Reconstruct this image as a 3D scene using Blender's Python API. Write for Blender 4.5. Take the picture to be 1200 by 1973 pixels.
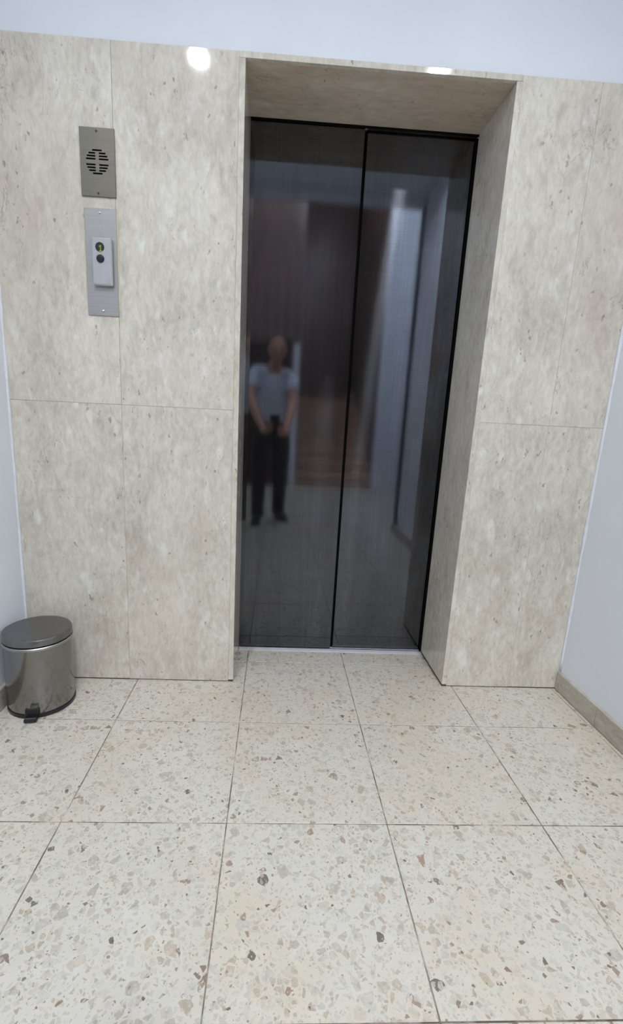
import bpy, bmesh, math, random
from mathutils import Vector, Matrix, Euler

# ------------------------------------------------------------------ camera, world, exposure
for o in list(bpy.data.objects):
    bpy.data.objects.remove(o, do_unlink=True)
SC = bpy.context.scene
COL = SC.collection
CAM = Vector((0.13269, -1.63103, 0.97304))
cam_data = bpy.data.cameras.new('camera')
cam = bpy.data.objects.new('camera', cam_data)
COL.objects.link(cam)
cam.location = CAM
cam.rotation_euler = (1.35399, -0.04746, -0.03895)
cam_data.sensor_fit = 'VERTICAL'
cam_data.sensor_height = 24.0
cam_data.lens = 909.17 / 1973 * 24.0
cam_data.shift_x = (600 - 571.48) / 1973
cam_data.shift_y = (1013.70 - 986.5) / 1973
cam_data.clip_start = 0.004
SC.camera = cam

world = bpy.data.worlds.new('world')
SC.world = world
world.use_nodes = True
world.node_tree.nodes['Background'].inputs['Color'].default_value = (0.75, 0.85, 1.0, 1)
world.node_tree.nodes['Background'].inputs['Strength'].default_value = 0.2

SC.view_settings.view_transform = 'Standard'
SC.view_settings.look = 'None'
SC.view_settings.gamma = 1.0
SC.view_settings.use_curve_mapping = False
SC.view_settings.exposure = -1.05
SC.cycles.use_denoising = True
SC.cycles.max_bounces = 9
SC.cycles.diffuse_bounces = 6
SC.cycles.glossy_bounces = 4
SC.cycles.transmission_bounces = 0
SC.cycles.use_light_tree = False
SC.cycles.use_adaptive_sampling = True
SC.cycles.adaptive_threshold = 0.03
SC.cycles.sample_clamp_indirect = 8.0

LAMP_W = 27.0          # lobby downlights, each
LAMP_SPREAD = 150.0
HALL_FILL_W = 560.0         # added fill globe in the tall stair hall behind the photographer
LAMP_COL = (0.93, 0.972, 1.0)

# measured room (metres): elevator wall front face y=0, floor z=0, left jamb x=0
W, D, H, T, J = 0.805, 0.276, 1.995, 2.011, 1.002
XL, XR = -0.749, 1.266
AJ = -0.385
CEIL = 2.80
HALL_Y, HALL_BACK, HALL_X, HALL_H = -2.17, -5.15, 2.20, 5.4

# ------------------------------------------------------------------ helpers
def lin(c):
    return tuple(((v / 255) / 12.92 if v / 255 <= 0.04045 else ((v / 255 + 0.055) / 1.055) ** 2.4) for v in c) + (1.0,)

def obj(name, bm, mat, parent=None, smooth=False, origin=None):
    """one bmesh -> one mesh object; origin = its own pivot in world space"""
    me = bpy.data.meshes.new(name)
    if origin is not None:
        bmesh.ops.translate(bm, verts=bm.verts, vec=-Vector(origin))
    bmesh.ops.recalc_face_normals(bm, faces=bm.faces)
    bm.to_mesh(me)
    bm.free()
    if smooth:
        for p in me.polygons:
            p.use_smooth = True
    o = bpy.data.objects.new(name, me)
    COL.objects.link(o)
    if mat:
        me.materials.append(mat)
    if origin is not None:
        o.location = origin
    if parent is not None:
        o.parent = parent
        o.matrix_parent_inverse = parent.matrix_basis.inverted()
    return o

def empty(name, loc):
    o = bpy.data.objects.new(name, None)
    COL.objects.link(o)
    o.location = loc
    o.empty_display_size = 0.05
    return o

def tag(o, label, cat=None, group=None, kind=None):
    o['label'] = label
    if cat: o['category'] = cat
    if group: o['group'] = group
    if kind: o['kind'] = kind
    return o

def box(bm, x0, x1, y0, y1, z0, z1, bev=0.0, seg=1):
    r = bmesh.ops.create_cube(bm, size=1.0)
    vs = r['verts']
    for v in vs:
        v.co = Vector(((x0 + x1) / 2 + v.co.x * (x1 - x0), (y0 + y1) / 2 + v.co.y * (y1 - y0), (z0 + z1) / 2 + v.co.z * (z1 - z0)))
    if bev > 0:
        es = list({e for v in vs for e in v.link_edges})
        bmesh.ops.bevel(bm, geom=es, offset=bev, segments=seg, affect='EDGES', profile=0.5)
    return bm

def boxo(name, dims, mat, parent=None, bev=0.0, seg=1, own=True, smooth=False):
    bm = bmesh.new()
    box(bm, *dims, bev=bev, seg=seg)
    org = ((dims[0] + dims[1]) / 2, (dims[2] + dims[3]) / 2, dims[4]) if own else None
    return obj(name, bm, mat, parent, smooth=smooth, origin=org)

def lathe(bm, prof, c=(0, 0), n=64, closed=False):
    """revolve a list of (r, z) about a vertical axis at c"""
    rings = []
    for r, z in prof:
        if r < 1e-6:
            rings.append([bm.verts.new((c[0], c[1], z))])
        else:
            rings.append([bm.verts.new((c[0] + r * math.cos(2 * math.pi * i / n), c[1] + r * math.sin(2 * math.pi * i / n), z)) for i in range(n)])
    if closed:
        rings.append(rings[0])
    for a, b in zip(rings[:-1], rings[1:]):
        for i in range(n):
            j = (i + 1) % n
            if len(a) == 1 and len(b) == 1:
                continue
            if len(a) == 1:
                bm.faces.new((a[0], b[j], b[i]))
            elif len(b) == 1:
                bm.faces.new((a[i], a[j], b[0]))
            else:
                bm.faces.new((a[i], a[j], b[j], b[i]))
    return bm

def disc_y(bm, cx, cz, y_front, y_back, r, n=28, dome=0.0):
    """a round button whose axis is the y axis, front towards -y"""
    m = Matrix.Translation((cx, y_back, cz)) @ Matrix.Rotation(math.radians(90), 4, 'X')
    t = y_back - y_front
    b2 = bmesh.new()
    prof = [(r, 0), (r, t * 0.75), (r * 0.93, t * 0.93), (r * 0.8, t)]
    if dome:
        prof += [(r * 0.5, t + dome * 0.7), (0, t + dome)]
    else:
        prof += [(0, t)]
    lathe(b2, prof, n=n)
    bmesh.ops.transform(b2, matrix=m, verts=b2.verts)
    me = bpy.data.meshes.new('tmp')
    b2.to_mesh(me); b2.free()
    bm.from_mesh(me)
    bpy.data.meshes.remove(me)
    return bm

# ---- node helper
class NT:
    def __init__(self, name):
        self.m = bpy.data.materials.new(name)
        self.m.use_nodes = True
        self.t = self.m.node_tree
        self.t.nodes.clear()
        self.out = self.n('ShaderNodeOutputMaterial')
    def n(self, typ, **kw):
        nd = self.t.nodes.new(typ)
        for k, v in kw.items():
            if k in ('ins',):
                for kk, vv in v.items():
                    nd.inputs[kk].default_value = vv
            else:
                setattr(nd, k, v)
        return nd
    def l(self, a, b):
        self.t.links.new(a, b)
    def math(self, op, a, b=None, clamp=False):
        nd = self.n('ShaderNodeMath', operation=op, use_clamp=clamp)
        for i, v in enumerate((a, b)):
            if v is None: continue
            if isinstance(v, (int, float)): nd.inputs[i].default_value = v
            else: self.l(v, nd.inputs[i])
        return nd.outputs[0]
    def vmath(self, op, a, b):
        nd = self.n('ShaderNodeVectorMath', operation=op)
        for i, v in enumerate((a, b)):
            if isinstance(v, tuple): nd.inputs[i].default_value = v
            else: self.l(v, nd.inputs[i])
        return nd.outputs[0]
    def coords(self, scale=(1, 1, 1), world=False, rnd=True):
        if world:
            base = self.n('ShaderNodeNewGeometry').outputs['Position']
        else:
            base = self.n('ShaderNodeTexCoord').outputs['Object']
            if rnd:
                oi = self.n('ShaderNodeObjectInfo')
                off = self.n('ShaderNodeVectorMath', operation='SCALE')
                off.inputs[0].default_value = (37.0, 19.0, 53.0)
                self.l(oi.outputs['Random'], off.inputs['Scale'])
                base = self.vmath('ADD', base, off.outputs[0])
        return self.vmath('MULTIPLY', base, scale)
    def noise(self, vec, scale, detail=4.0, rough=0.55, dist=0.0):
        nd = self.n('ShaderNodeTexNoise', ins={'Scale': scale, 'Detail': detail, 'Roughness': rough, 'Distortion': dist})
        self.l(vec, nd.inputs['Vector'])
        return nd
    def vor(self, vec, scale, feature='F1', rnd=1.0):
        nd = self.n('ShaderNodeTexVoronoi', feature=feature, ins={'Scale': scale, 'Randomness': rnd})
        self.l(vec, nd.inputs['Vector'])
        return nd
    def ramp(self, fac, stops, interp='LINEAR'):
        nd = self.n('ShaderNodeValToRGB')
        nd.color_ramp.interpolation = interp
        e = nd.color_ramp.elements
        while len(e) < len(stops): e.new(0.5)
        for el, (p, c) in zip(e, stops):
            el.position = p
            el.color = c if len(c) == 4 else lin(c)
        self.l(fac, nd.inputs[0])
        return nd.outputs[0]
    def step(self, fac, lo, hi):
        nd = self.n('ShaderNodeMapRange', interpolation_type='SMOOTHSTEP')
        nd.inputs['From Min'].default_value = lo
        nd.inputs['From Max'].default_value = hi
        self.l(fac, nd.inputs['Value'])
        return nd.outputs[0]
    def mix(self, fac, a, b, blend='MIX'):
        nd = self.n('ShaderNodeMix', data_type='RGBA', blend_type=blend)
        for s, v in ((nd.inputs[0], fac), (nd.inputs[6], a), (nd.inputs[7], b)):
            if isinstance(v, (int, float)): s.default_value = v
            elif isinstance(v, tuple): s.default_value = v if len(v) == 4 else lin(v)
            else: self.l(v, s)
        return nd.outputs[2]
    def bsdf(self, color, rough=0.5, metallic=0.0, spec=0.5, coat=0.0, bump=None, bump_s=0.2, bump_d=0.001, **kw):
        b = self.n('ShaderNodeBsdfPrincipled')
        for s, v in (('Base Color', color), ('Roughness', rough), ('Metallic', metallic)):
            if isinstance(v, (int, float)): b.inputs[s].default_value = v
            elif isinstance(v, tuple): b.inputs[s].default_value = v if len(v) == 4 else lin(v)
            else: self.l(v, b.inputs[s])
        b.inputs['Specular IOR Level'].default_value = spec
        b.inputs['Coat Weight'].default_value = coat
        for k, v in kw.items():
            b.inputs[k].default_value = v
        if bump is not None:
            bn = self.n('ShaderNodeBump', ins={'Strength': bump_s, 'Distance': bump_d})
            self.l(bump, bn.inputs['Height'])
            self.l(bn.outputs[0], b.inputs['Normal'])
        self.l(b.outputs[0], self.out.inputs['Surface'])
        return b

# ------------------------------------------------------------------ materials
def mat_plain(name, col, rough=0.5, metallic=0.0, spec=0.5, var=0.06, scale=30.0, bump=0.0):
    t = NT(name)
    co = t.coords()
    nz = t.noise(co, scale, 5.0, 0.6).outputs['Fac']
    c = lin(col)
    dark = tuple(v * (1 - var) for v in c[:3]) + (1,)
    lite = tuple(min(1, v * (1 + var)) for v in c[:3]) + (1,)
    cc = t.ramp(nz, [(0.3, dark), (0.7, lite)])
    t.bsdf(cc, rough, metallic, spec, bump=nz if bump else None, bump_s=bump)
    return t.m

def mat_paint():
    t = NT('white_wall_paint')
    co = t.coords(world=True)
    big = t.noise(co, 1.6, 4.0, 0.6).outputs['Fac']
    c = t.ramp(big, [(0.3, (221, 225, 231)), (0.7, (228, 232, 238))])
    sc = t.noise(co, 14.0, 6.0, 0.7).outputs['Fac']
    smudge = t.step(sc, 0.66, 0.8)
    c = t.mix(t.math('MULTIPLY', smudge, 0.25), c, (196, 196, 196))
    fine = t.noise(co, 260.0, 3.0, 0.6).outputs['Fac']
    lump = t.noise(co, 22.0, 2.0, 0.5).outputs['Fac']
    hgt = t.math('ADD', t.math('MULTIPLY', fine, 0.25), lump)
    t.bsdf(c, 0.62, spec=0.3, bump=hgt, bump_s=0.18, bump_d=0.004)
    return t.m

def mat_marble(name, seed_scale=(1, 1, 0.42), rough=0.04, tint=(1, 1, 1, 1), wet=1.0):
    """cream-grey limestone marble, bedding running along the stretched axis"""
    t = NT(name)
    raw = t.coords()
    warpn = t.noise(raw, 7.0, 3.0, 0.5)
    warp = t.n('ShaderNodeVectorMath', operation='SCALE')
    t.l(t.vmath('SUBTRACT', warpn.outputs['Color'], (0.5, 0.5, 0.5)), warp.inputs[0])
    warp.inputs['Scale'].default_value = 0.05
    co = t.vmath('MULTIPLY', t.vmath('ADD', raw, warp.outputs[0]), seed_scale)
    # broad tone along the bedding
    n1 = t.noise(co, 9.0, 6.0, 0.68, 0.3).outputs['Fac']
    c = t.ramp(n1, [(0.25, (184, 176, 163)), (0.42, (200, 193, 181)), (0.55, (209, 203, 191)), (0.78, (220, 214, 203))])
    # pale and greyish blobs
    v = t.vor(co, 29.0, 'SMOOTH_F1')
    vb = t.step(v.outputs['Distance'], 0.42, 0.12)
    pick = t.noise(co, 15.0, 3.0).outputs['Fac']
    c = t.mix(t.math('MULTIPLY', t.math('MULTIPLY', vb, t.step(pick, 0.5, 0.64)), 0.7), c, (226, 225, 219))
    c = t.mix(t.math('MULTIPLY', t.math('MULTIPLY', vb, t.step(pick, 0.5, 0.37)), 0.5), c, (177, 172, 161))
    # grain
    g = t.noise(co, 70.0, 4.0, 0.7).outputs['Fac']
    c = t.mix(0.55, c, t.ramp(g, [(0.3, (120, 117, 110)), (0.5, (196, 193, 186)), (0.7, (238, 236, 230))]), 'SOFT_LIGHT')
    # warm pinkish clouds
    warmn = t.noise(raw, 2.3, 3.0, 0.5).outputs['Fac']
    c = t.mix(t.math('MULTIPLY', t.step(warmn, 0.48, 0.72), 0.28), c, (203, 189, 174))
    # thin stylolite veins, broken
    vn = t.noise(co, 11.0, 5.0, 0.62, 0.6).outputs['Fac']
    vein = t.step(t.math('ABSOLUTE', t.math('SUBTRACT', vn, 0.5)), 0.012, 0.0)
    vmask = t.step(t.noise(raw, 6.0, 3.0).outputs['Fac'], 0.52, 0.66)
    c = t.mix(t.math('MULTIPLY', t.math('MULTIPLY', vein, vmask), 0.55), c, (142, 134, 121))
    # small dark pits and lens-shaped fossils
    pv = t.noise(t.vmath('MULTIPLY', raw, (1.0, 1.0, 0.55)), 62.0, 2.0, 0.5).outputs['Fac']
    pit = t.math('MULTIPLY', t.step(pv, 0.66, 0.735), t.step(t.noise(raw, 9.0, 2.0).outputs['Fac'], 0.42, 0.58))
    c = t.mix(t.math('MULTIPLY', pit, 0.7), c, (133, 125, 113))
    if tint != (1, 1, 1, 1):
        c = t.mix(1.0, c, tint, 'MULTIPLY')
    rr = t.math('ADD', rough, t.math('MULTIPLY', g, 0.02))
    t.bsdf(c, rr, spec=0.5, bump=pit, bump_s=-0.15, bump_d=0.001)
    return t.m

def mat_terrazzo():
    t = NT('terrazzo')
    raw = t.coords()
    wn = t.noise(raw, 55.0, 3.0, 0.6)
    wp = t.n('ShaderNodeVectorMath', operation='SCALE')
    t.l(t.vmath('SUBTRACT', wn.outputs['Color'], (0.5, 0.5, 0.5)), wp.inputs[0])
    wp.inputs['Scale'].default_value = 0.009
    co = t.vmath('ADD', raw, wp.outputs[0])
    # cement
    wpos = t.coords(world=True)
    warm = t.noise(wpos, 2.2, 4.0, 0.6).outputs['Fac']
    base = t.mix(t.step(warm, 0.4, 0.66), (199, 194, 183), (197, 187, 169))
    cl = t.noise(raw, 20.0, 5.0, 0.6).outputs['Fac']
    base = t.mix(t.math('MULTIPLY', t.step(cl, 0.5, 0.75), 0.5), base, (208, 203, 194))
    c = base
    # chips: big, medium, small; each cell gets its own colour and its own size
    for scale, edge, share, zo in ((44.0, 0.09, 0.6, 0.0), (78.0, 0.09, 0.72, 3.7), (150.0, 0.10, 0.55, 7.1)):
        cz = t.vmath('ADD', co, (zo, zo * 0.7, 0.0))
        flat = t.vmath('MULTIPLY', cz, (1.0, 1.0, 0.0))
        f1 = t.vor(flat, scale)
        de = t.vor(flat, scale, 'DISTANCE_TO_EDGE')
        sep = t.n('ShaderNodeSeparateColor')
        t.l(f1.outputs['Color'], sep.inputs[0])
        size = t.math('ADD', edge * 0.5, t.math('MULTIPLY', sep.outputs['Green'], edge * 2.6))
        inside = t.step(t.math('SUBTRACT', de.outputs['Distance'], size), 0.0, 0.02)
        present = t.math('LESS_THAN', sep.outputs['Blue'], share)
        stops = [(0.0, (192, 187, 178)), (0.28, (184, 179, 170)), (0.52, (192, 182, 166)), (0.68, (172, 164, 151)),
                 (0.82, (178, 164, 146)), (0.90, (168, 155, 138)), (0.955, (148, 124, 104)), (0.978, (122, 102, 90)), (0.991, (92, 80, 74))]
        chip = t.ramp(sep.outputs['Red'], stops, 'CONSTANT')
        inn = t.noise(cz, 160.0, 3.0, 0.6).outputs['Fac']
        chip = t.mix(0.35, chip, t.ramp(inn, [(0.35, (120, 116, 110)), (0.7, (225, 222, 216))]), 'SOFT_LIGHT')
        c = t.mix(t.math('MULTIPLY', t.math('MULTIPLY', inside, present), 0.86), c, chip)
    # dark specks and a few rusty stains
    sp = t.noise(raw, 120.0, 2.0, 0.5).outputs['Fac']
    c = t.mix(t.math('MULTIPLY', t.step(sp, 0.705, 0.745), 0.7), c, (104, 92, 82))
    rs = t.math('MULTIPLY', t.step(t.noise(raw, 48.0, 4.0, 0.7).outputs['Fac'], 0.67, 0.74), t.step(t.noise(wpos, 3.1, 2.0).outputs['Fac'], 0.5, 0.62))
    c = t.mix(t.math('MULTIPLY', rs, 0.6), c, (134, 103, 78))
    rr = t.ramp(t.noise(wpos, 6.0, 4.0).outputs['Fac'], [(0.3, (0.3, 0.3, 0.3, 1)), (0.7, (0.42, 0.42, 0.42, 1))])
    t.bsdf(c, rr, spec=0.4)
    return t.m

def mat_grout():
    t = NT('grout')
    co = t.coords(world=True)
    n = t.noise(co, 9.0, 4.0, 0.7).outputs['Fac']
    c = t.ramp(n, [(0.4, (88, 77, 66)), (0.55, (146, 137, 124)), (0.68, (196, 190, 180))])
    t.bsdf(c, 0.9, spec=0.2)
    return t.m

def mat_door():
    """dark tinted brushed steel: a fairly sharp mirror plus a lobe smeared across the horizontal brushing"""
    t = NT('dark_brushed_steel')
    h = t.noise(t.coords((5.0, 5.0, 520.0)), 1.0, 3.0, 0.6).outputs['Fac']
    v = t.noise(t.coords((210.0, 210.0, 3.0)), 1.0, 3.0, 0.6).outputs['Fac']
    blotch = t.noise(t.coords((3.0, 3.0, 1.2)), 2.0, 5.0, 0.6).outputs['Fac']
    c = t.ramp(blotch, [(0.3, (0.086, 0.090, 0.104, 1)), (0.7, (0.122, 0.127, 0.145, 1))])
    c = t.mix(0.16, c, t.ramp(h, [(0.3, (0.3, 0.3, 0.3, 1)), (0.7, (0.72, 0.72, 0.72, 1))]), 'OVERLAY')
    c = t.mix(0.2, c, t.ramp(v, [(0.3, (0.3, 0.3, 0.3, 1)), (0.7, (0.72, 0.72, 0.72, 1))]), 'OVERLAY')
    tan = t.n('ShaderNodeCombineXYZ', ins={'X': 1.0})
    sharp = t.n('ShaderNodeBsdfAnisotropic', ins={'Roughness': 0.045, 'Anisotropy': 0.1})
    soft = t.n('ShaderNodeBsdfAnisotropic', ins={'Roughness': 0.2, 'Anisotropy': 0.85})
    for b in (sharp, soft):
        t.l(c, b.inputs['Color'])
        t.l(tan.outputs[0], b.inputs['Tangent'])
    bn = t.n('ShaderNodeBump', ins={'Strength': 0.05, 'Distance': 0.0006})
    t.l(t.math('ADD', t.math('MULTIPLY', h, 0.5), t.noise(t.coords((1, 1, 1)), 5.0, 1.0).outputs['Fac']), bn.inputs['Height'])
    t.l(bn.outputs[0], sharp.inputs['Normal'])
    mx = t.n('ShaderNodeMixShader', ins={0: 0.12})
    t.l(sharp.outputs[0], mx.inputs[1]); t.l(soft.outputs[0], mx.inputs[2])
    t.l(mx.outputs[0], t.out.inputs['Surface'])
    return t.m

def mat_metal(name, col, rough=0.3, streak=(2, 2, 300), amt=0.3, metallic=1.0, aniso=0.0):
    t = NT(name)
    h = t.noise(t.coords(streak), 1.0, 3.0, 0.6).outputs['Fac']
    b = t.noise(t.coords((1, 1, 1)), 18.0, 4.0, 0.6).outputs['Fac']
    c = t.mix(amt, lin(col), t.ramp(h, [(0.3, (0.3, 0.3, 0.3, 1)), (0.7, (0.7, 0.7, 0.7, 1))]), 'OVERLAY')
    c = t.mix(t.math('MULTIPLY', t.step(b, 0.5, 0.75), 0.18), c, (138, 130, 122))
    rr = t.math('ADD', rough, t.math('MULTIPLY', h, 0.08))
    b = t.bsdf(c, rr, metallic)
    if aniso:
        tg = t.n('ShaderNodeTangent', direction_type='RADIAL', axis='Z')
        b.inputs['Anisotropic'].default_value = aniso
        t.l(tg.outputs[0], b.inputs['Tangent'])
    return t.m

def mat_emit(name, col, s):
    t = NT(name)
    e = t.n('ShaderNodeEmission', ins={'Color': lin(col), 'Strength': s})
    t.l(e.outputs[0], t.out.inputs['Surface'])
    return t.m

def mat_wood(name, a, b, axis=(14, 14, 0.9), rough=0.35):
    t = NT(name)
    co = t.coords(axis)
    n = t.noise(co, 3.0, 8.0, 0.65, 0.8).outputs['Fac']
    c = t.ramp(n, [(0.32, a), (0.68, b)])
    t.bsdf(c, rough, spec=0.4, bump=n, bump_s=0.1)
    return t.m

M = {
    'paint': mat_paint(),
    'marble': mat_marble('marble_slab'),
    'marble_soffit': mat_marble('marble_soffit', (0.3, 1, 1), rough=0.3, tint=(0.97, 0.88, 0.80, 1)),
    'skirting': mat_marble('marble_skirting', (1, 0.35, 1), rough=0.2, tint=(0.68, 0.665, 0.65, 1)),
    'terrazzo': mat_terrazzo(),
    'grout': mat_grout(),
    'door': mat_door(),
    'dirt': mat_plain('dirty_joint', (74, 66, 58), 0.9),
    'dark': mat_plain('shaft_dark', (10, 10, 12), 0.8, spec=0.1),
    'alu': mat_metal('aluminium', (200, 200, 203), 0.38, (300, 2, 2)),
    'rim': mat_metal('bin_rim_steel', (172, 171, 170), 0.3, (2, 2, 200), 0.1),
    'sill': mat_plain('dull_aluminium_sill', (210, 210, 213), 0.45, 0.1),
    'plate': mat_metal('call_plate_aluminium', (174, 172, 170), 0.45, (2, 2, 260), 0.15),
    'bronze': mat_metal('bronze_steel', (124, 120, 110), 0.42, (2, 2, 260), 0.2),
    'grey_plastic': mat_plain('grey_plastic', (176, 177, 180), 0.4),
    'black_plastic': mat_plain('black_plastic', (26, 26, 30), 0.32),
    'display': mat_plain('display_lens', (30, 38, 34), 0.15),
    'green': mat_emit('green_digit', (176, 226, 92), 0.95),
    'screw': mat_metal('screw_steel', (215, 215, 215), 0.25, (90, 90, 90), 0.1),
    'screw_dark': mat_metal('screw_dark', (84, 78, 72), 0.4, (90, 90, 90), 0.1),
    'steel': mat_metal('bin_steel', (140, 138, 136), 0.12, (1.0, 1.0, 240.0), 0.12, aniso=0.45),
    'lid_steel': mat_metal('bin_lid_steel', (128, 127, 127), 0.26, (90.0, 2.0, 2.0), 0.15),
    'sealant': mat_plain('white_sealant', (226, 230, 236), 0.5),
    'yellow_glue': mat_plain('old_adhesive', (206, 200, 170), 0.7),
    'lamp_glow': mat_emit('lamp_diffuser', (245, 250, 255), 6.0),
    'lamp_ring': mat_plain('lamp_ring_white', (235, 235, 235), 0.4),
    'brown_panel': mat_wood('brown_wood_cladding', (84, 68, 60), (120, 98, 86)),
    'brown_door': mat_wood('dark_wood_door', (42, 30, 25), (70, 48, 38)),
    'step': mat_marble('step_stone', (0.3, 1, 1), rough=0.3, tint=(0.80, 0.58, 0.46, 1)),
    'skin': mat_plain('skin', (196, 148, 122), 0.5),
    'shirt': mat_plain('pale_cotton', (214, 226, 240), 0.85),
    'trousers': mat_plain('black_trousers', (24, 24, 28), 0.85),
    'shoe': mat_plain('black_shoe_leather', (20, 19, 19), 0.4),
    'hair': mat_plain('short_hair', (58, 50, 46), 0.7),
    'eye': mat_plain('eye', (60, 46, 40), 0.15),
    'phone': mat_plain('phone_black', (16, 16, 19), 0.2),
    'glass': mat_plain('phone_glass', (8, 8, 12), 0.06),
}

# ------------------------------------------------------------------ setting: floor
bm = bmesh.new()
box(bm, XL - 0.3, HALL_X + 0.2, HALL_BACK - 0.1, D + 0.20, -0.06, -0.0012)
floor = obj('floor', bm, M['grout'])
tag(floor, 'cream terrazzo tile floor with brown and grey chips', kind='structure')
TS, TX, TY, GAP = 0.4, 0.044, 0.153, 0.0022
rng = random.Random(4)
tile_meshes = {}
def tile_mesh(w, d):
    key = (round(w, 3), round(d, 3))
    if key not in tile_meshes:
        b = bmesh.new()
        box(b, -w / 2, w / 2, -d / 2, d / 2, -0.02, 0.0, bev=0.0012)
        bmesh.ops.recalc_face_normals(b, faces=b.faces)
        me = bpy.data.meshes.new('floor_tile'); b.to_mesh(me); b.free()
        me.materials.append(M['terrazzo'])
        tile_meshes[key] = me
    return tile_meshes[key]
x_edges = [TX + TS * i for i in range(-2, 6)]
y_edges = [TY - TS * j for j in range(-1, 14)]
for i, x0 in enumerate(x_edges):
    x1 = x0 + TS
    for y1 in y_edges:
        y0 = y1 - TS
        lim_r = XR if y1 > HALL_Y else HALL_X
        a0, a1 = max(x0, XL), min(x1, lim_r)
        b0, b1 = max(y0, HALL_BACK), min(y1, D - 0.024)
        if b0 >= -0.35 and b1 > 0.0:      # the row that runs into the doorway
            pass
        if a1 - a0 < 0.02 or b1 - b0 < 0.02:
            continue
        o = bpy.data.objects.new('floor_tile', tile_mesh(a1 - a0 - GAP, b1 - b0 - GAP))
        o.location = ((a0 + a1) / 2, (b0 + b1) / 2, rng.uniform(-0.0005, 0.0))
        COL.objects.link(o)
        o.parent = floor

# ------------------------------------------------------------------ setting: front wall with marble slabs and the opening
bm = bmesh.new()
box(bm, XL - 0.15, XR + 0.15, 0.014, 0.34, T - 0.001, CEIL)           # painted wall above the marble
box(bm, XL - 0.15, -0.019, 0.021, 0.34, 0, T - 0.001)                  # masonry behind the slabs
box(bm, W + 0.019, XR + 0.15, 0.021, 0.34, 0, T - 0.001)
wall_front = obj('wall_front', bm, M['paint'])
tag(wall_front, 'elevator wall, white paint above cream marble slabs', kind='structure')
G = 0.0003
def slab(x0, x1, z0, z1, dy=0.0):
    return boxo('marble_slab', (x0 + G, x1 - G, dy, 0.02, z0 + G, z1 - G), M['marble'], wall_front, bev=0.0004)
slab(XL, AJ, 0.004, J, 0.0004)
slab(XL, AJ, J, T, 0.0)
slab(AJ, -0.0180, 0.003, J, -0.0004)
slab(AJ, -0.0180, J, T, 0.0006)
XM = W + 0.262
slab(W + 0.0180, XM, 0.003, J, 0.0)
slab(XM, XR, 0.004, J, 0.0005)
slab(W + 0.0180, XM, J, T, 0.0004)
slab(XM, XR, J, T, 0.0004)
# jamb linings and the soffit slab
for x0, x1 in ((-0.018, 0.0), (W, W + 0.018)):
    o = boxo('jamb_slab', (x0, x1, -0.0006, D + 0.02, 0.008, H - 0.0005), M['marble'], wall_front, bev=0.0008)
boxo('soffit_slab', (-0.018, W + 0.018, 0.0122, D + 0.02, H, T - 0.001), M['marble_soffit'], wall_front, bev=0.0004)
boxo('lintel_slab', (-0.018, W + 0.018, -0.0006, 0.012, H, T - 0.0003), M['marble'], wall_front, bev=0.0005)

# dirty open joint between the stone and the floor
for dims in ((XL, -0.004, 0.0015, 0.019, -0.001, 0.0038), (W + 0.004, XR, 0.0015, 0.019, -0.001, 0.0038),
             (-0.017, -0.0012, 0.0, D, -0.001, 0.0085), (W + 0.0012, W + 0.017, 0.0, D, -0.001, 0.0085)):
    boxo('floor_joint', dims, M['dirt'], wall_front)

# side walls
bm = bmesh.new()
box(bm, XL - 0.15, XL, HALL_BACK, 0.34, 0, HALL_H)
wall_left = obj('wall_left', bm, M['paint'])
tag(wall_left, 'white painted side wall behind the pedal bin', kind='structure')
bm = bmesh.new()
box(bm, XR, XR + 0.15, HALL_Y, 0.34, 0, CEIL)
box(bm, XR, HALL_X + 0.15, HALL_Y, HALL_Y + 0.15, 0, HALL_H)
box(bm, HALL_X, HALL_X + 0.15, HALL_BACK, HALL_Y + 0.15, 0, HALL_H)
wall_right = obj('wall_right', bm, M['paint'])
tag(wall_right, 'white painted side wall above the marble skirting', kind='structure')

# painted sealant beads in the two inner corners
for nm, x, s in (('trim_1', XL, 1), ('trim_2', XR, -1)):
    bm = bmesh.new()
    z0, z1 = (0.0, T) if s > 0 else (0.074, T)
    n = 40
    rr = random.Random(11 + s)
    prev = None
    for k in range(n + 1):
        z = z0 + (z1 - z0) * k / n
        w = 0.006 + rr.uniform(-0.0018, 0.0022)
        ring = [bm.verts.new(p) for p in ((x - s * 0.002, 0.002, z), (x + s * w, 0.001, z), (x + s * w * 0.55, -w * 0.55, z), (x - s * 0.001, -w * 1.5, z))]
        if prev:
            for i in range(4):
                bm.faces.new((prev[i], prev[(i + 1) % 4], ring[(i + 1) % 4], ring[i]))
        else:
            bm.faces.new(ring)
        prev = ring
    bm.faces.new(prev)
    o = obj(nm, bm, M['sealant'], smooth=True)
    tag(o, 'white painted bead in the inner corner beside the %s' % ('pedal bin' if s > 0 else 'marble skirting'), kind='structure')

# skirting of thin marble pieces
def skirting(name, x0, x1, label, cuts):
    root = empty(name, ((x0 + x1) / 2, 0, 0))
    tag(root, label, kind='structure')
    for a, b in zip(cuts[:-1], cuts[1:]):
        boxo('skirting_piece', (x0, x1, b + 0.0008, a - 0.0008, 0.001, 0.075), M['skirting'], root, bev=0.0018)
    return root
skirting('baseboard_right', XR - 0.011, XR + 0.002, 'beige marble skirting along the right white wall', [-0.001, -0.235, -0.635, -1.035, -1.435, -1.835, HALL_Y])
skirting('baseboard_left', XL - 0.002, XL + 0.011, 'beige marble skirting behind the pedal bin', [-0.001, -0.31, -0.71, -1.11, -1.51, -1.91, -2.31, -2.71, -3.11, -3.51, -3.91, -4.31, -4.71, HALL_BACK])

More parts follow.
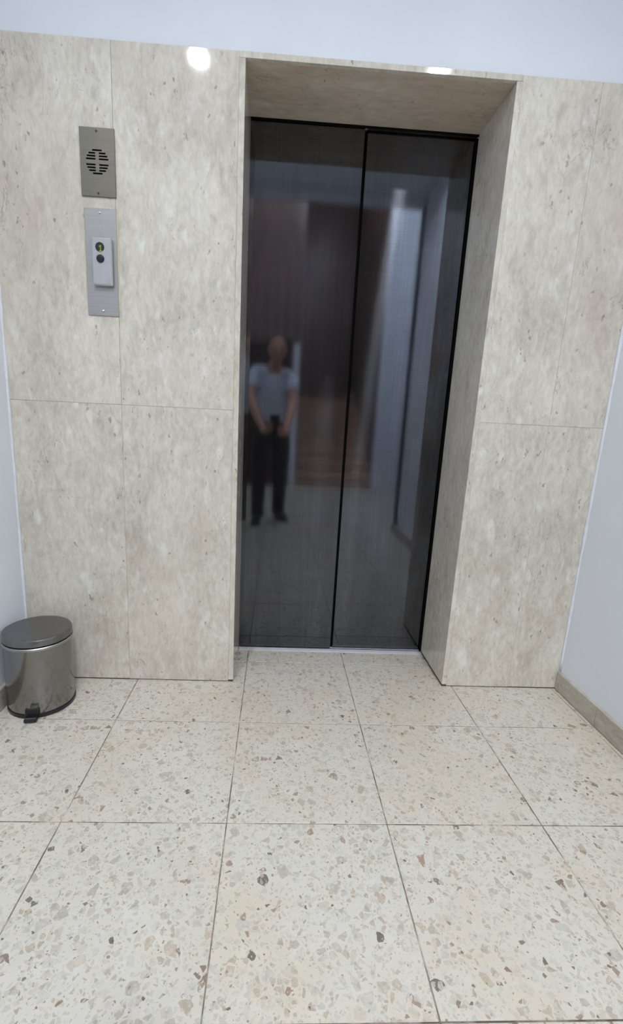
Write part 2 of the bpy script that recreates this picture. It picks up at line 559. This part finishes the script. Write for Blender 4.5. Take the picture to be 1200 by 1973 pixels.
# ceiling over the lobby with its downstand, tall hall beyond
bm = bmesh.new()
box(bm, XL - 0.15, XR + 0.15, HALL_Y + 0.15, 0.34, CEIL, CEIL + 0.2)
box(bm, XL - 0.15, XR + 0.15, HALL_Y, HALL_Y + 0.15, CEIL - 0.055, HALL_H)
box(bm, XL - 0.15, HALL_X + 0.15, -8.6, HALL_Y + 0.15, HALL_H, HALL_H + 0.15)
ceiling = obj('ceiling', bm, M['paint'])
tag(ceiling, 'white ceiling over the lift lobby and stair hall', kind='structure')

# back wall of the hall, with the stair opening, a dark door and the clad stairwell
SX0, SX1 = 0.42, 1.64
bm = bmesh.new()
box(bm, XL - 0.15, SX0, HALL_BACK - 0.15, HALL_BACK, 0, HALL_H)
box(bm, SX1, HALL_X + 0.15, HALL_BACK - 0.15, HALL_BACK, 0, HALL_H)
box(bm, SX0 - 0.15, SX0, -8.6, HALL_BACK - 0.1, 0, HALL_H)
box(bm, SX1, SX1 + 0.15, -8.6, HALL_BACK - 0.1, 0, HALL_H)
box(bm, SX0 - 0.15, SX1 + 0.15, -8.75, -8.6, 0, HALL_H)
wall_back = obj('wall_back', bm, M['paint'])
tag(wall_back, 'white stair hall wall mirrored in the elevator doors', kind='structure')
nb = 8
for k in range(nb):
    x0 = SX0 + (SX1 - SX0) * k / nb
    x1 = SX0 + (SX1 - SX0) * (k + 1) / nb
    boxo('wood_board', (x0 + 0.003, x1 - 0.003, -8.599, -8.575, 1.46, HALL_H - 0.01), M['brown_panel'], wall_back, bev=0.003)
for k in range(12):
    y0 = HALL_BACK - 0.16 - 0.28 * k
    for xx0, xx1 in ((SX0, SX0 + 0.012), (SX1 - 0.012, SX1)):
        boxo('wood_board', (xx0, xx1, y0 - 0.276, y0, 0.19 + 0.18 * min(k, 8), HALL_H - 0.01), M['brown_panel'], wall_back, bev=0.002)
k = 0
xx = XL + 0.004
while xx < SX0 - 0.05:
    x1 = min(xx + 0.146, SX0)
    z0 = 2.10 if x1 > -0.61 and xx < 0.33 else 0.004
    boxo('wood_board', (xx + 0.003, x1 - 0.003, HALL_BACK + 0.001, HALL_BACK + 0.02, z0, HALL_H - 0.01), M['brown_panel'], wall_back, bev=0.003)
    xx = x1
stairs = empty('staircase', ((SX0 + SX1) / 2, HALL_BACK - 0.1, 0))
tag(stairs, 'brown stone staircase mirrored in the dark elevator doors', 'staircase')
for k in range(8):
    yf = HALL_BACK - 0.02 - 0.28 * k
    bm = bmesh.new()
    box(bm, SX0 + 0.013, SX1 - 0.013, yf - 0.30, yf, 0.18 * k, 0.18 * k + 0.148)
    box(bm, SX0 + 0.013, SX1 - 0.013, yf - 0.30, yf + 0.04, 0.18 * k + 0.15, 0.18 * (k + 1), bev=0.004)
    obj('step', bm, M['step'], stairs, origin=((SX0 + SX1) / 2, yf, 0.18 * k))
boxo('landing', (SX0 + 0.013, SX1 - 0.013, -8.57, HALL_BACK - 0.02 - 0.28 * 8 - 0.02, 1.30, 1.44), M['step'], stairs, bev=0.003)

door2 = empty('door_2', (-0.14, HALL_BACK, 0))
tag(door2, 'dark wooden door on the hall wall, mirrored behind the person', kind='structure')
boxo('door_leaf', (-0.53, 0.25, HALL_BACK, HALL_BACK + 0.035, 0.008, 2.02), M['brown_door'], door2, bev=0.004)
for x0, x1, z0, z1 in ((-0.60, -0.535, 0, 2.09), (0.255, 0.32, 0, 2.09)):
    boxo('door_jamb', (x0, x1, HALL_BACK, HALL_BACK + 0.05, z0, z1), M['brown_door'], door2, bev=0.004)
boxo('door_head', (-0.535, 0.255, HALL_BACK, HALL_BACK + 0.05, 2.025, 2.09), M['brown_door'], door2, bev=0.004)
hn = boxo('door_handle', (-0.50, -0.38, HALL_BACK + 0.055, HALL_BACK + 0.075, 1.01, 1.03), M['alu'], door2, bev=0.006, seg=2)
boxo('handle_rose', (-0.505, -0.465, HALL_BACK + 0.034, HALL_BACK + 0.056, 1.0, 1.04), M['alu'], hn, bev=0.004)

# ------------------------------------------------------------------ elevator doors
door = empty('door_1', (W / 2, D, 0))
tag(door, 'dark brushed steel two-panel elevator doors in the marble opening', kind='structure')
XS = 0.400
boxo('door_panel', (-0.02, XS, D, D + 0.022, 0.010, H + 0.02), M['door'], door, bev=0.0008)
boxo('door_panel', (XS + 0.011, W + 0.02, D + 0.010, D + 0.032, 0.010, H + 0.02), M['door'], door, bev=0.0008)
sill = boxo('door_sill', (0.001, W - 0.001, D - 0.024, D + 0.06, -0.004, 0.004), M['sill'], door, bev=0.0008)
boxo('sill_groove', (0.004, W - 0.004, D + 0.001, D + 0.005, 0.0035, 0.0046), M['dark'], sill)
boxo('head_seal', (0.0, W, D - 0.006, D - 0.001, H - 0.006, H), M['dark'], door)
boxo('side_seal', (W - 0.006, W, D - 0.004, D + 0.009, 0.006, H - 0.012), M['dark'], door)
boxo('shaft_lining', (-0.15, W + 0.15, D + 0.06, D + 0.07, 0.0, H + 0.15), M['dark'], door)

boxo('seam_gasket', (XS + 0.0005, XS + 0.0115, D + 0.017, D + 0.022, 0.011, H - 0.006), M['dark'], door)

# ------------------------------------------------------------------ intercom speaker plate
def boolean_cut(o, cutter_bm):
    me = bpy.data.meshes.new('cut'); cutter_bm.to_mesh(me); cutter_bm.free()
    c = bpy.data.objects.new('cut', me); COL.objects.link(c)
    md = o.modifiers.new('b', 'BOOLEAN'); md.operation = 'DIFFERENCE'; md.object = c; md.solver = 'EXACT'
    dg = bpy.context.evaluated_depsgraph_get()
    new = bpy.data.meshes.new_from_object(o.evaluated_get(dg))
    o.modifiers.clear()
    old = o.data; o.data = new
    bpy.data.objects.remove(c, do_unlink=True)
    bpy.data.meshes.remove(old); bpy.data.meshes.remove(me)

gx0, gx1, gz0, gz1 = -0.4825, -0.3805, 1.608, 1.789
gc = ((gx0 + gx1) / 2 - 0.001, 1.700)
spk = empty('intercom_speaker', (gc[0], 0, gz0))
tag(spk, 'bronze steel speaker plate with round slotted grille on marble', 'intercom')
pl = boxo('face_plate', (gx0, gx1, -0.0045, -0.0008, gz0, gz1), M['bronze'], None, bev=0.0008, own=False)
bm = bmesh.new()
R0, pitch, sh = 0.0335, 0.0076, 0.0044
for k in range(-4, 5):
    zc = gc[1] + k * pitch
    if k == 0:
        continue
    hw = math.sqrt(max(0.0, R0 ** 2 - (abs(k) * pitch) ** 2))
    if hw < 0.006: hw = 0.008
    if abs(k) == 4:
        box(bm, gc[0] - max(hw, 0.013), gc[0] + max(hw, 0.013), -0.02, 0.02, zc - sh / 2, zc + sh / 2)
    else:
        box(bm, gc[0] - hw, gc[0] - 0.0052, -0.02, 0.02, zc - sh / 2, zc + sh / 2)
        box(bm, gc[0] + 0.0052, gc[0] + hw, -0.02, 0.02, zc - sh / 2, zc + sh / 2)
boolean_cut(pl, bm)
pl.parent = spk; pl.matrix_parent_inverse = spk.matrix_basis.inverted()
boxo('speaker_backing', (gc[0] - 0.04, gc[0] + 0.04, -0.0008, -0.0003, gc[1] - 0.04, gc[1] + 0.04), M['dark'], spk)
for z in (gz1 - 0.009, gz0 + 0.009):
    bm = bmesh.new()
    disc_y(bm, gc[0], z, -0.0062, -0.004, 0.0032, n=16)
    obj('screw', bm, M['screw_dark'], spk, smooth=False, origin=(gc[0], 0, z))

# ------------------------------------------------------------------ call button panel
cx0, cx1, cz0, cz1 = -0.4785, -0.3825, 1.273, 1.577
cc = (cx0 + cx1) / 2
call = empty('call_button_panel', (cc, 0, cz0))
tag(call, 'grey call button plate with green digit on marble below the speaker', 'call panel')
boxo('back_plate', (cx0, cx1, -0.0034, -0.0006, cz0, cz1), M['plate'], call, bev=0.0007)
bx0, bx1, bz0, bz1 = -0.4550, -0.3950, 1.358, 1.494
bm = bmesh.new()
vv = []
YB = -0.019
box(bm, bx0, bx1, YB, -0.003, bz0, bz1, bev=0.005, seg=3)
bb = obj('button_box', bm, M['grey_plastic'], call, smooth=False, origin=((bx0 + bx1) / 2, 0, bz0))
bcx = (bx0 + bx1) / 2 - 0.0045
bm = bmesh.new(); disc_y(bm, bcx, 1.466, YB - 0.0016, YB + 0.002, 0.0135, n=36)
dl = obj('display_lens', bm, M['display'], call, origin=(bcx, YB, 1.466)); dl['label'] = 'round dark floor display'
# the lit digit 1: flag, stem and foot as one small raised figure
bm = bmesh.new()
dx, dz = bcx + 0.0022, 1.4625
yf = YB - 0.0021
box(bm, dx - 0.0008, dx + 0.0020, yf, yf + 0.0008, dz - 0.0075, dz + 0.0085)
box(bm, dx - 0.0042, dx + 0.0046, yf, yf + 0.0008, dz - 0.0095, dz - 0.0068)
r = bmesh.ops.create_cube(bm, size=1.0)
for v in r['verts']:
    v.co = Vector((v.co.x * 0.0056, v.co.y * 0.0008 + yf + 0.0004, v.co.z * 0.0026))
    x, z = v.co.x, v.co.z
    v.co.x = dx - 0.0022 + x * 0.85 - z * 0.3
    v.co.z = dz + 0.0055 + z + x * 0.5
dg_ = obj('digit', bm, M['green'], dl, origin=(dx, yf, dz)); dg_['label'] = 'lit green number one'
bm = bmesh.new(); disc_y(bm, bcx + 0.0008, 1.4335, YB - 0.004, YB + 0.002, 0.0115, n=36, dome=0.0008)
o = obj('call_button', bm, M['black_plastic'], call, origin=(bcx, YB, 1.4335)); o['label'] = 'round black push button'
for z in (cz1 - 0.012, cz0 + 0.014):
    bm = bmesh.new(); disc_y(bm, cc - 0.001, z, -0.0056, -0.003, 0.0034, n=16, dome=0.0006)
    obj('screw', bm, M['screw'], call, origin=(cc, 0, z))
# line of old adhesive showing round the plate
bm = bmesh.new()
box(bm, cx0 - 0.004, cx0 + 0.002, -0.0006, -0.0002, cz0 + 0.07, cz1 - 0.06)
box(bm, cx1 - 0.002, cx1 + 0.0045, -0.0006, -0.0002, cz0 + 0.02, cz1 - 0.01)
o = obj('adhesive_line', bm, M['yellow_glue'], call); o['label'] = 'yellowish old adhesive'

# ------------------------------------------------------------------ pedal bin
BC = (-0.6368, -0.1454); BR = 0.1030
pbin = empty('pedal_bin', (BC[0], BC[1], 0))
tag(pbin, 'brushed steel round pedal bin on the terrazzo by the white wall', 'bin')
bm = bmesh.new()
lathe(bm, [(0, 0.012), (BR - 0.002, 0.012), (BR, 0.016), (BR, 0.238), (BR - 0.003, 0.239), (BR - 0.003, 0.02), (0, 0.02)], BC, 96)
obj('body', bm, M['steel'], pbin, smooth=True, origin=(BC[0], BC[1], 0))
bm = bmesh.new()
lathe(bm, [(0, 0.0005), (BR + 0.0005, 0.0005), (BR + 0.0015, 0.004), (BR + 0.001, 0.013), (0, 0.0125)], BC, 96)
obj('base_ring', bm, M['black_plastic'], pbin, smooth=True, origin=(BC[0], BC[1], 0))
bm = bmesh.new()
lathe(bm, [(BR - 0.002, 0.232), (BR + 0.0018, 0.232), (BR + 0.003, 0.2345), (BR + 0.003, 0.239), (BR + 0.0012, 0.2415), (BR - 0.002, 0.2415)], BC, 96, closed=True)
obj('rim', bm, M['rim'], pbin, smooth=True, origin=(BC[0], BC[1], 0))
bm = bmesh.new()
LR = BR + 0.0012
lathe(bm, [(0, 0.2445), (LR - 0.003, 0.2445), (LR, 0.246), (LR + 0.0004, 0.262), (LR - 0.0025, 0.2675), (LR - 0.008, 0.2693), (LR - 0.016, 0.2692), (0.05, 0.2705), (0, 0.2712)], BC, 96)
obj('lid', bm, M['lid_steel'], pbin, smooth=False, origin=(BC[0], BC[1], 0.2445))
for p in bpy.data.objects['lid'].data.polygons: p.use_smooth = True
md = bpy.data.objects['lid'].modifiers.new('es', 'EDGE_SPLIT'); md.split_angle = math.radians(35)
for nm in ('body', 'rim', 'base_ring'):
    md = bpy.data.objects[nm].modifiers.new('es', 'EDGE_SPLIT'); md.split_angle = math.radians(35)
# pedal pointing to the viewer, hinge opposite
pd = Vector((0.17, -0.985, 0)).normalized()
rotz = math.atan2(pd.y, pd.x)
def bin_local(bm_):
    bmesh.ops.transform(bm_, matrix=Matrix.Translation((BC[0], BC[1], 0)) @ Matrix.Rotation(rotz, 4, 'Z'), verts=bm_.verts)
    return bm_
bm = bmesh.new()
box(bm, BR - 0.03, BR + 0.026, -0.019, 0.019, 0.006, 0.012, bev=0.002, seg=2)
box(bm, BR + 0.016, BR + 0.030, -0.019, 0.019, 0.004, 0.015, bev=0.003, seg=2)
ped = obj('pedal', bin_local(bm), M['black_plastic'], pbin, origin=(BC[0] + pd.x * BR, BC[1] + pd.y * BR, 0.006))
bm = bmesh.new()
box(bm, BR + 0.001, BR + 0.024, -0.0165, 0.0165, 0.0122, 0.0165, bev=0.0015, seg=2)
obj('pedal_tread', bin_local(bm), M['steel'], ped)
bm = bmesh.new()
box(bm, BR - 0.004, BR + 0.0012, -0.022, 0.022, 0.013, 0.034, bev=0.001)
obj('pedal_slot', bin_local(bm), M['black_plastic'], pbin)
bm = bmesh.new()
box(bm, -BR - 0.014, -BR + 0.006, -0.025, 0.025, 0.222, 0.256, bev=0.003, seg=2)
obj('hinge', bin_local(bm), M['black_plastic'], pbin)

# ------------------------------------------------------------------ ceiling downlights
def downlight(x, y, label, watts, spread):
    root = empty('ceiling_downlight', (x, y, CEIL))
    tag(root, label, 'ceiling light', 'lobby ceiling downlights')
    b = bmesh.new(); lathe(b, [(0.072, CEIL - 0.001), (0.094, CEIL - 0.001), (0.094, CEIL - 0.006), (0.088, CEIL - 0.010), (0.072, CEIL - 0.008)], (x, y), 48, closed=True)
    obj('ring', b, M['lamp_ring'], root, origin=(x, y, CEIL))
    b = bmesh.new(); lathe(b, [(0, CEIL - 0.002), (0.072, CEIL - 0.002), (0.072, CEIL - 0.004), (0, CEIL - 0.004)], (x, y), 48)
    obj('diffuser', b, M['lamp_glow'], root, origin=(x, y, CEIL))
    ld = bpy.data.lights.new('downlight_bulb', 'AREA')
    ld.shape = 'DISK'; ld.size = 0.085; ld.energy = watts; ld.color = LAMP_COL
    ld.spread = math.radians(spread)
    lo = bpy.data.objects.new('downlight_bulb', ld)
    COL.objects.link(lo)
    lo.location = (x, y, CEIL - 0.0115)
    lo.parent = root; lo.matrix_parent_inverse = root.matrix_basis.inverted()
downlight(-0.348, -1.295, 'round ceiling light glinting on the marble left of the doors', LAMP_W, LAMP_SPREAD)
downlight(0.90, -1.25, 'round ceiling light glinting on the lintel edge above the doors', LAMP_W, LAMP_SPREAD)

# unseen globes added as fill light for the hall, stairs and lobby
def fill_globe(x, y, zc, r, watts, label):
    root = empty('hall_fill_globe', (x, y, HALL_H))
    tag(root, label, 'pendant lamp', 'added stair hall fill globes')
    b = bmesh.new(); lathe(b, [(0.006, zc + r - 0.01), (0.006, HALL_H - 0.02), (0.05, HALL_H - 0.018), (0.05, HALL_H - 0.001), (0, HALL_H - 0.001)], (x, y), 24)
    obj('stem', b, M['alu'], root, origin=(x, y, zc + r))
    b = bmesh.new(); bmesh.ops.create_uvsphere(b, u_segments=24, v_segments=16, radius=r, matrix=Matrix.Translation((x, y, zc)))
    obj('globe', b, mat_emit('fill_globe_glow', (240, 247, 255), watts / (4 * math.pi * r * r * math.pi)), root, smooth=True, origin=(x, y, zc))
fill_globe(0.75, -3.75, 4.55, 0.16, HALL_FILL_W, 'added unseen fill globe hanging high in the stair hall')
fill_globe(1.03, -5.75, 5.15, 0.12, 300.0, 'added unseen fill globe high above the staircase')  # added to brighten the steps, kept above the mirrored view

# ------------------------------------------------------------------ the person taking the picture (seen in the doors)
def skin_mesh(verts, edges, radii, root=0, sub=2):
    me = bpy.data.meshes.new('sk')
    me.from_pydata([Vector(v) for v in verts], edges, [])
    o = bpy.data.objects.new('sk', me); COL.objects.link(o)
    md = o.modifiers.new('skin', 'SKIN'); md.use_smooth_shade = True
    sv = me.skin_vertices[0].data
    for i, r in enumerate(radii):
        sv[i].radius = (r, r) if isinstance(r, (int, float)) else r
        sv[i].use_root = (i == root)
    s = o.modifiers.new('sub', 'SUBSURF'); s.levels = sub; s.render_levels = sub
    dg = bpy.context.evaluated_depsgraph_get()
    new = bpy.data.meshes.new_from_object(o.evaluated_get(dg))
    bpy.data.objects.remove(o, do_unlink=True); bpy.data.meshes.remove(me)
    return new

def chain(pts, rad, sub=2):
    return skin_mesh(pts, [(i, i + 1) for i in range(len(pts) - 1)], rad, 0, sub)

# phone frame: x right, f away from the person, u up
cm = cam.rotation_euler.to_matrix()
PX, PU, PF = cm @ Vector((1, 0, 0)), cm @ Vector((0, 1, 0)), -(cm @ Vector((0, 0, 1)))
PC = CAM - PF * 0.016 - PX * 0.022 - PU * 0.030      # centre of the phone body
def ph(x, f, u): return PC + PX * x + PF * f + PU * u
PM = Matrix((PX, PF, PU)).transposed().to_4x4(); PM.translation = PC
phone = empty('phone', PC)
tag(phone, 'black phone held upright in both hands of the mirrored person', 'phone')
bm = bmesh.new(); box(bm, -0.037, 0.037, -0.0042, 0.0042, -0.078, 0.078, bev=0.004, seg=3)
bmesh.ops.transform(bm, matrix=PM, verts=bm.verts); obj('phone_body', bm, M['phone'], phone, origin=PC)
bm = bmesh.new(); box(bm, -0.034, 0.034, -0.0046, -0.0040, -0.074, 0.074)
bmesh.ops.transform(bm, matrix=PM, verts=bm.verts); obj('screen', bm, M['glass'], phone, origin=PC)
bm = bmesh.new(); box(bm, 0.008, 0.032, 0.0040, 0.0062, 0.016, 0.044, bev=0.0015, seg=2)
bmesh.ops.transform(bm, matrix=PM, verts=bm.verts); obj('lens_block', bm, M['glass'], phone, origin=PC)

B = Vector((0.08, -2.40, 0))
def wv(*p): return Vector(p)
pel = wv(.080, -2.40, .95)
body_pts = [pel, wv(.08, -2.39, 1.08), wv(.08, -2.36, 1.24), wv(.08, -2.33, 1.37), wv(.088, -2.29, 1.455), wv(.098, -2.245, 1.52)]
body_rad = [(.155, .105), (.145, .10), (.165, .108), (.15, .095), (.055, .058), (.056, .06)]
sL, eL, wL = wv(-.090, -2.325, 1.42), wv(-.125, -2.16, 1.17), ph(-.082, -.075, -.085)
sR, eR, wR = wv(.235, -2.325, 1.395), wv(.262, -2.14, 1.15), ph(.082, -.075, -.105)
hipL, knL, anL = wv(-.010, -2.40, .90), wv(-.030, -2.345, .50), wv(-.035, -2.36, .085)
hipR, knR, anR = wv(.170, -2.40, .90), wv(.175, -2.46, .50), wv(.165, -2.58, .085)
parts = []
def limb(pts, rad): parts.append(chain([p - B for p in pts], rad))
limb(body_pts, body_rad)                                   # trunk and neck; limbs start inside it and fuse below
ch = body_pts[3] + wv(0, 0, -.01)
limb([ch, sL, (sL + eL) / 2, eL, eL * .6 + wL * .4, wL], [.07, .062, .048, .043, .042, .027])
limb([ch, sR, (sR + eR) / 2, eR, eR * .6 + wR * .4, wR], [.07, .062, .048, .043, .042, .027])
limb([pel, hipL, (hipL + knL) / 2, knL, knL * .65 + anL * .35, anL, anL + wv(-.02, .14, -.045)], [.09, .088, .075, .056, .055, .036, .03])
limb([pel, hipR, (hipR + knR) / 2, knR, knR * .65 + anR * .35, anR, anR + wv(.05, .13, -.045)], [.09, .088, .075, .056, .055, .036, .03])
for s, w in ((-1, wL), (1, wR)):
    du = 0.0 if s < 0 else -0.028
    def q(x, f, u): return ph(s * x, f, u + du) - B
    # palm as a flattened chain from the wrist, four fingers round the back, thumb over the screen side
    parts.append(chain([w - B, q(.068, -.045, -.055), q(.056, -.014, -.030), q(.053, -.004, -.018)], [(.024, .018), (.026, .016), (.031, .013), (.03, .011)]))
    for i, (uu, ln) in enumerate(((.008, .9), (-.012, 1.0), (-.032, .95), (-.051, .78))):
        parts.append(chain([q(.058, -.010, uu - .006), q(.051, .010, uu - .002), q(.051 - .022 * ln, .0155, uu + .002), q(.051 - .040 * ln, .0135, uu + .004)], [.0092, .0085, .0078, .0065]))
    parts.append(chain([q(.066, -.040, -.050), q(.058, -.030, -.022), q(.046, -.020, .004), q(.030, -.0135, .022)], [.013, .0115, .0095, .0075]))

# head: sculpted ellipsoid, tipped forward to look at the phone
HC = wv(.106, -2.185, 1.585)
HR = Euler((math.radians(-16), 0, math.radians(-4))).to_matrix()
def head_mesh():
    b = bmesh.new()
    bmesh.ops.create_uvsphere(b, u_segments=48, v_segments=36, radius=1.0)
    def bump(p, c, s, a): 
        d2 = sum(((p[i] - c[i]) / s[i]) ** 2 for i in range(3))
        return a * math.exp(-d2)
    for v in b.verts:
        p = v.co.copy()
        x, y, z = p.x * .076, p.y * .095, p.z * .116
        if z < 0:                       # jaw narrows, chin comes forward
            k = min(1, -z / .116)
            x *= 1 - .33 * k * k
            y = y * (1 - .22 * k * k) + .014 * k
        y -= .006 if p.z > .3 and p.y < 0 else 0
        f = p.y > 0
        if f:
            q_ = (p.x, 0, p.z)
            y += bump(q_, (0, 0, -.12), (.17, 1, .20), .026)       # nose
            y += bump(q_, (0, 0, .02), (.12, 1, .18), .008)
            y += bump(q_, (0, 0, .26), (.75, 1, .12), .006)        # brow
            y -= bump(q_, (-.40, 0, .06), (.20, 1, .11), .011)     # eye sockets
            y -= bump(q_, (.40, 0, .06), (.20, 1, .11), .011)
            y += bump(q_, (0, 0, -.43), (.30, 1, .07), .006)       # lips
            y -= bump(q_, (0, 0, -.47), (.30, 1, .03), .005)
            y += bump(q_, (0, 0, -.52), (.26, 1, .07), .005)
            y += bump(q_, (0, 0, -.85), (.32, 1, .16), .008)       # chin
        v.co = Vector((x, y, z))
    for sx in (-1, 1):                  # ears
        bmesh.ops.create_uvsphere(b, u_segments=14, v_segments=10, radius=1.0, matrix=Matrix.Translation((sx * .078, -.008, -.004)) @ Matrix.Rotation(sx * .35, 4, 'Z') @ Matrix.Diagonal((.009, .018, .031, 1)))
    bmesh.ops.transform(b, matrix=Matrix.Translation(HC - B) @ HR.to_4x4(), verts=b.verts)
    me = bpy.data.meshes.new('hd'); b.to_mesh(me); b.free()
    return me
parts.append(head_mesh())
bm = bmesh.new()
for me in parts:
    bm.from_mesh(me)
for me in parts:
    bpy.data.meshes.remove(me)
person = obj('person', bm, M['skin'], smooth=True)
rm = person.modifiers.new('rm', 'REMESH'); rm.mode = 'VOXEL'; rm.voxel_size = 0.0045; rm.use_smooth_shade = True
dg = bpy.context.evaluated_depsgraph_get()
new = bpy.data.meshes.new_from_object(person.evaluated_get(dg))
person.modifiers.clear(); old = person.data; person.data = new; bpy.data.meshes.remove(old)
bm = bmesh.new(); bm.from_mesh(new)          # keep the one continuous figure, drop stray voxel shells
seen, islands = set(), []
for v0 in bm.verts:
    if v0 in seen: continue
    st, isl = [v0], []
    seen.add(v0)
    while st:
        v = st.pop(); isl.append(v)
        for e in v.link_edges:
            w2 = e.other_vert(v)
            if w2 not in seen:
                seen.add(w2); st.append(w2)
    islands.append(isl)
islands.sort(key=len)
for isl in islands[:-1]:
    bmesh.ops.delete(bm, geom=isl, context='VERTS')
bm.to_mesh(new); bm.free()
for p in new.polygons: p.use_smooth = True
if not new.materials: new.materials.append(M['skin'])
person.location = B
tag(person, 'person in a pale shirt and black trousers holding a phone, mirrored in the doors', 'person')

def wear(name, me, mat):
    o = bpy.data.objects.new(name, me); COL.objects.link(o)
    me.materials.clear(); me.materials.append(mat)
    for p in me.polygons: p.use_smooth = True
    o.parent = person
    return o
def fused(chains, voxel):
    b = bmesh.new()
    for pts, rad in chains:
        me = chain([p - B for p in pts], rad)
        b.from_mesh(me); bpy.data.meshes.remove(me)
    bmesh.ops.recalc_face_normals(b, faces=b.faces)
    me = bpy.data.meshes.new('fuse'); b.to_mesh(me); b.free()
    o = bpy.data.objects.new('fuse', me); COL.objects.link(o)
    r_ = o.modifiers.new('rm', 'REMESH'); r_.mode = 'VOXEL'; r_.voxel_size = voxel
    sm = o.modifiers.new('sm', 'SMOOTH'); sm.iterations = 4; sm.factor = 0.5
    new_ = bpy.data.meshes.new_from_object(o.evaluated_get(bpy.context.evaluated_depsgraph_get()))
    bpy.data.objects.remove(o, do_unlink=True); bpy.data.meshes.remove(me)
    return new_
# shirt: trunk and short sleeves; trousers: seat and two legs
chest = body_pts[3] + wv(0, 0, -.02)
wear('t_shirt', fused([([wv(.08, -2.40, .93), body_pts[1], body_pts[2], body_pts[3], wv(.086, -2.305, 1.43)], [(.186, .130), (.178, .126), (.188, .128), (.165, .112), (.080, .080)]),
                       ([chest, sL, sL * .28 + eL * .72], [.10, .072, .066]), ([chest, sR, sR * .28 + eR * .72], [.10, .072, .066])], 0.009), M['shirt'])
seat = wv(.08, -2.40, .93)
wear('trousers', fused([([seat + wv(0, 0, .04), seat, seat + wv(0, 0, -.07)], [(.163, .116), (.168, .118), (.13, .10)]),
                        ([seat, hipL, (hipL + knL) / 2, knL, anL + wv(0, .005, -.015), anL + wv(0, .01, -.045)], [.10, .110, .098, .080, .068, .070]),
                        ([seat, hipR, (hipR + knR) / 2, knR, anR + wv(0, .005, -.015), anR + wv(0, .01, -.045)], [.10, .110, .098, .080, .068, .070])], 0.009), M['trousers'])
for an, fw in ((anL, wv(-.10, .99, 0)), (anR, wv(.42, .91, 0))):
    fw = fw.normalized()
    a0 = wv(an.x, an.y, 0)
    b = bmesh.new()
    bmesh.ops.create_uvsphere(b, u_segments=28, v_segments=16, radius=1.0)
    for v in b.verts:
        x, y, z = v.co
        wd = .046 * (1 + .12 * y)
        top = .052 - .022 * max(0, y) if y > -0.2 else .058
        v.co = Vector((x * wd, y * .145 + .075, .001 + (max(0, z) * (top * 2 - .012) + .012 if z > -0.15 else 0.0)))
    rz = math.atan2(fw.y, fw.x) - math.pi / 2
    bmesh.ops.transform(b, matrix=Matrix.Translation(a0 - B) @ Matrix.Rotation(rz, 4, 'Z'), verts=b.verts)
    me = bpy.data.meshes.new('shoe'); b.to_mesh(me); b.free()
    wear('shoe', me, M['shoe'])
# hair: short cap at the back and sides, high forehead
b = bmesh.new()
bmesh.ops.create_uvsphere(b, u_segments=40, v_segments=28, radius=1.0)
kill = [v for v in b.verts if (v.co.y > 0.35 and v.co.z < 0.97) or v.co.z < -0.35 or (v.co.y > -0.1 and v.co.z < 0.05)]
bmesh.ops.delete(b, geom=kill, context='VERTS')
for v in b.verts:
    v.co = Vector((v.co.x * .080, v.co.y * .099 - .004, v.co.z * .120))
r = bmesh.ops.solidify(b, geom=b.faces[:], thickness=0.006)
bmesh.ops.transform(b, matrix=Matrix.Translation(HC - B) @ HR.to_4x4(), verts=b.verts)
me = bpy.data.meshes.new('hair'); b.to_mesh(me); b.free()
wear('hair', me, M['hair'])
for sx in (-1, 1):
    b = bmesh.new()
    bmesh.ops.create_uvsphere(b, u_segments=14, v_segments=10, radius=.0105, matrix=Matrix.Translation((HC - B) + HR @ Vector((sx * .030, .080, .006))))
    me = bpy.data.meshes.new('eye'); b.to_mesh(me); b.free()
    wear('eye', me, M['eye'])
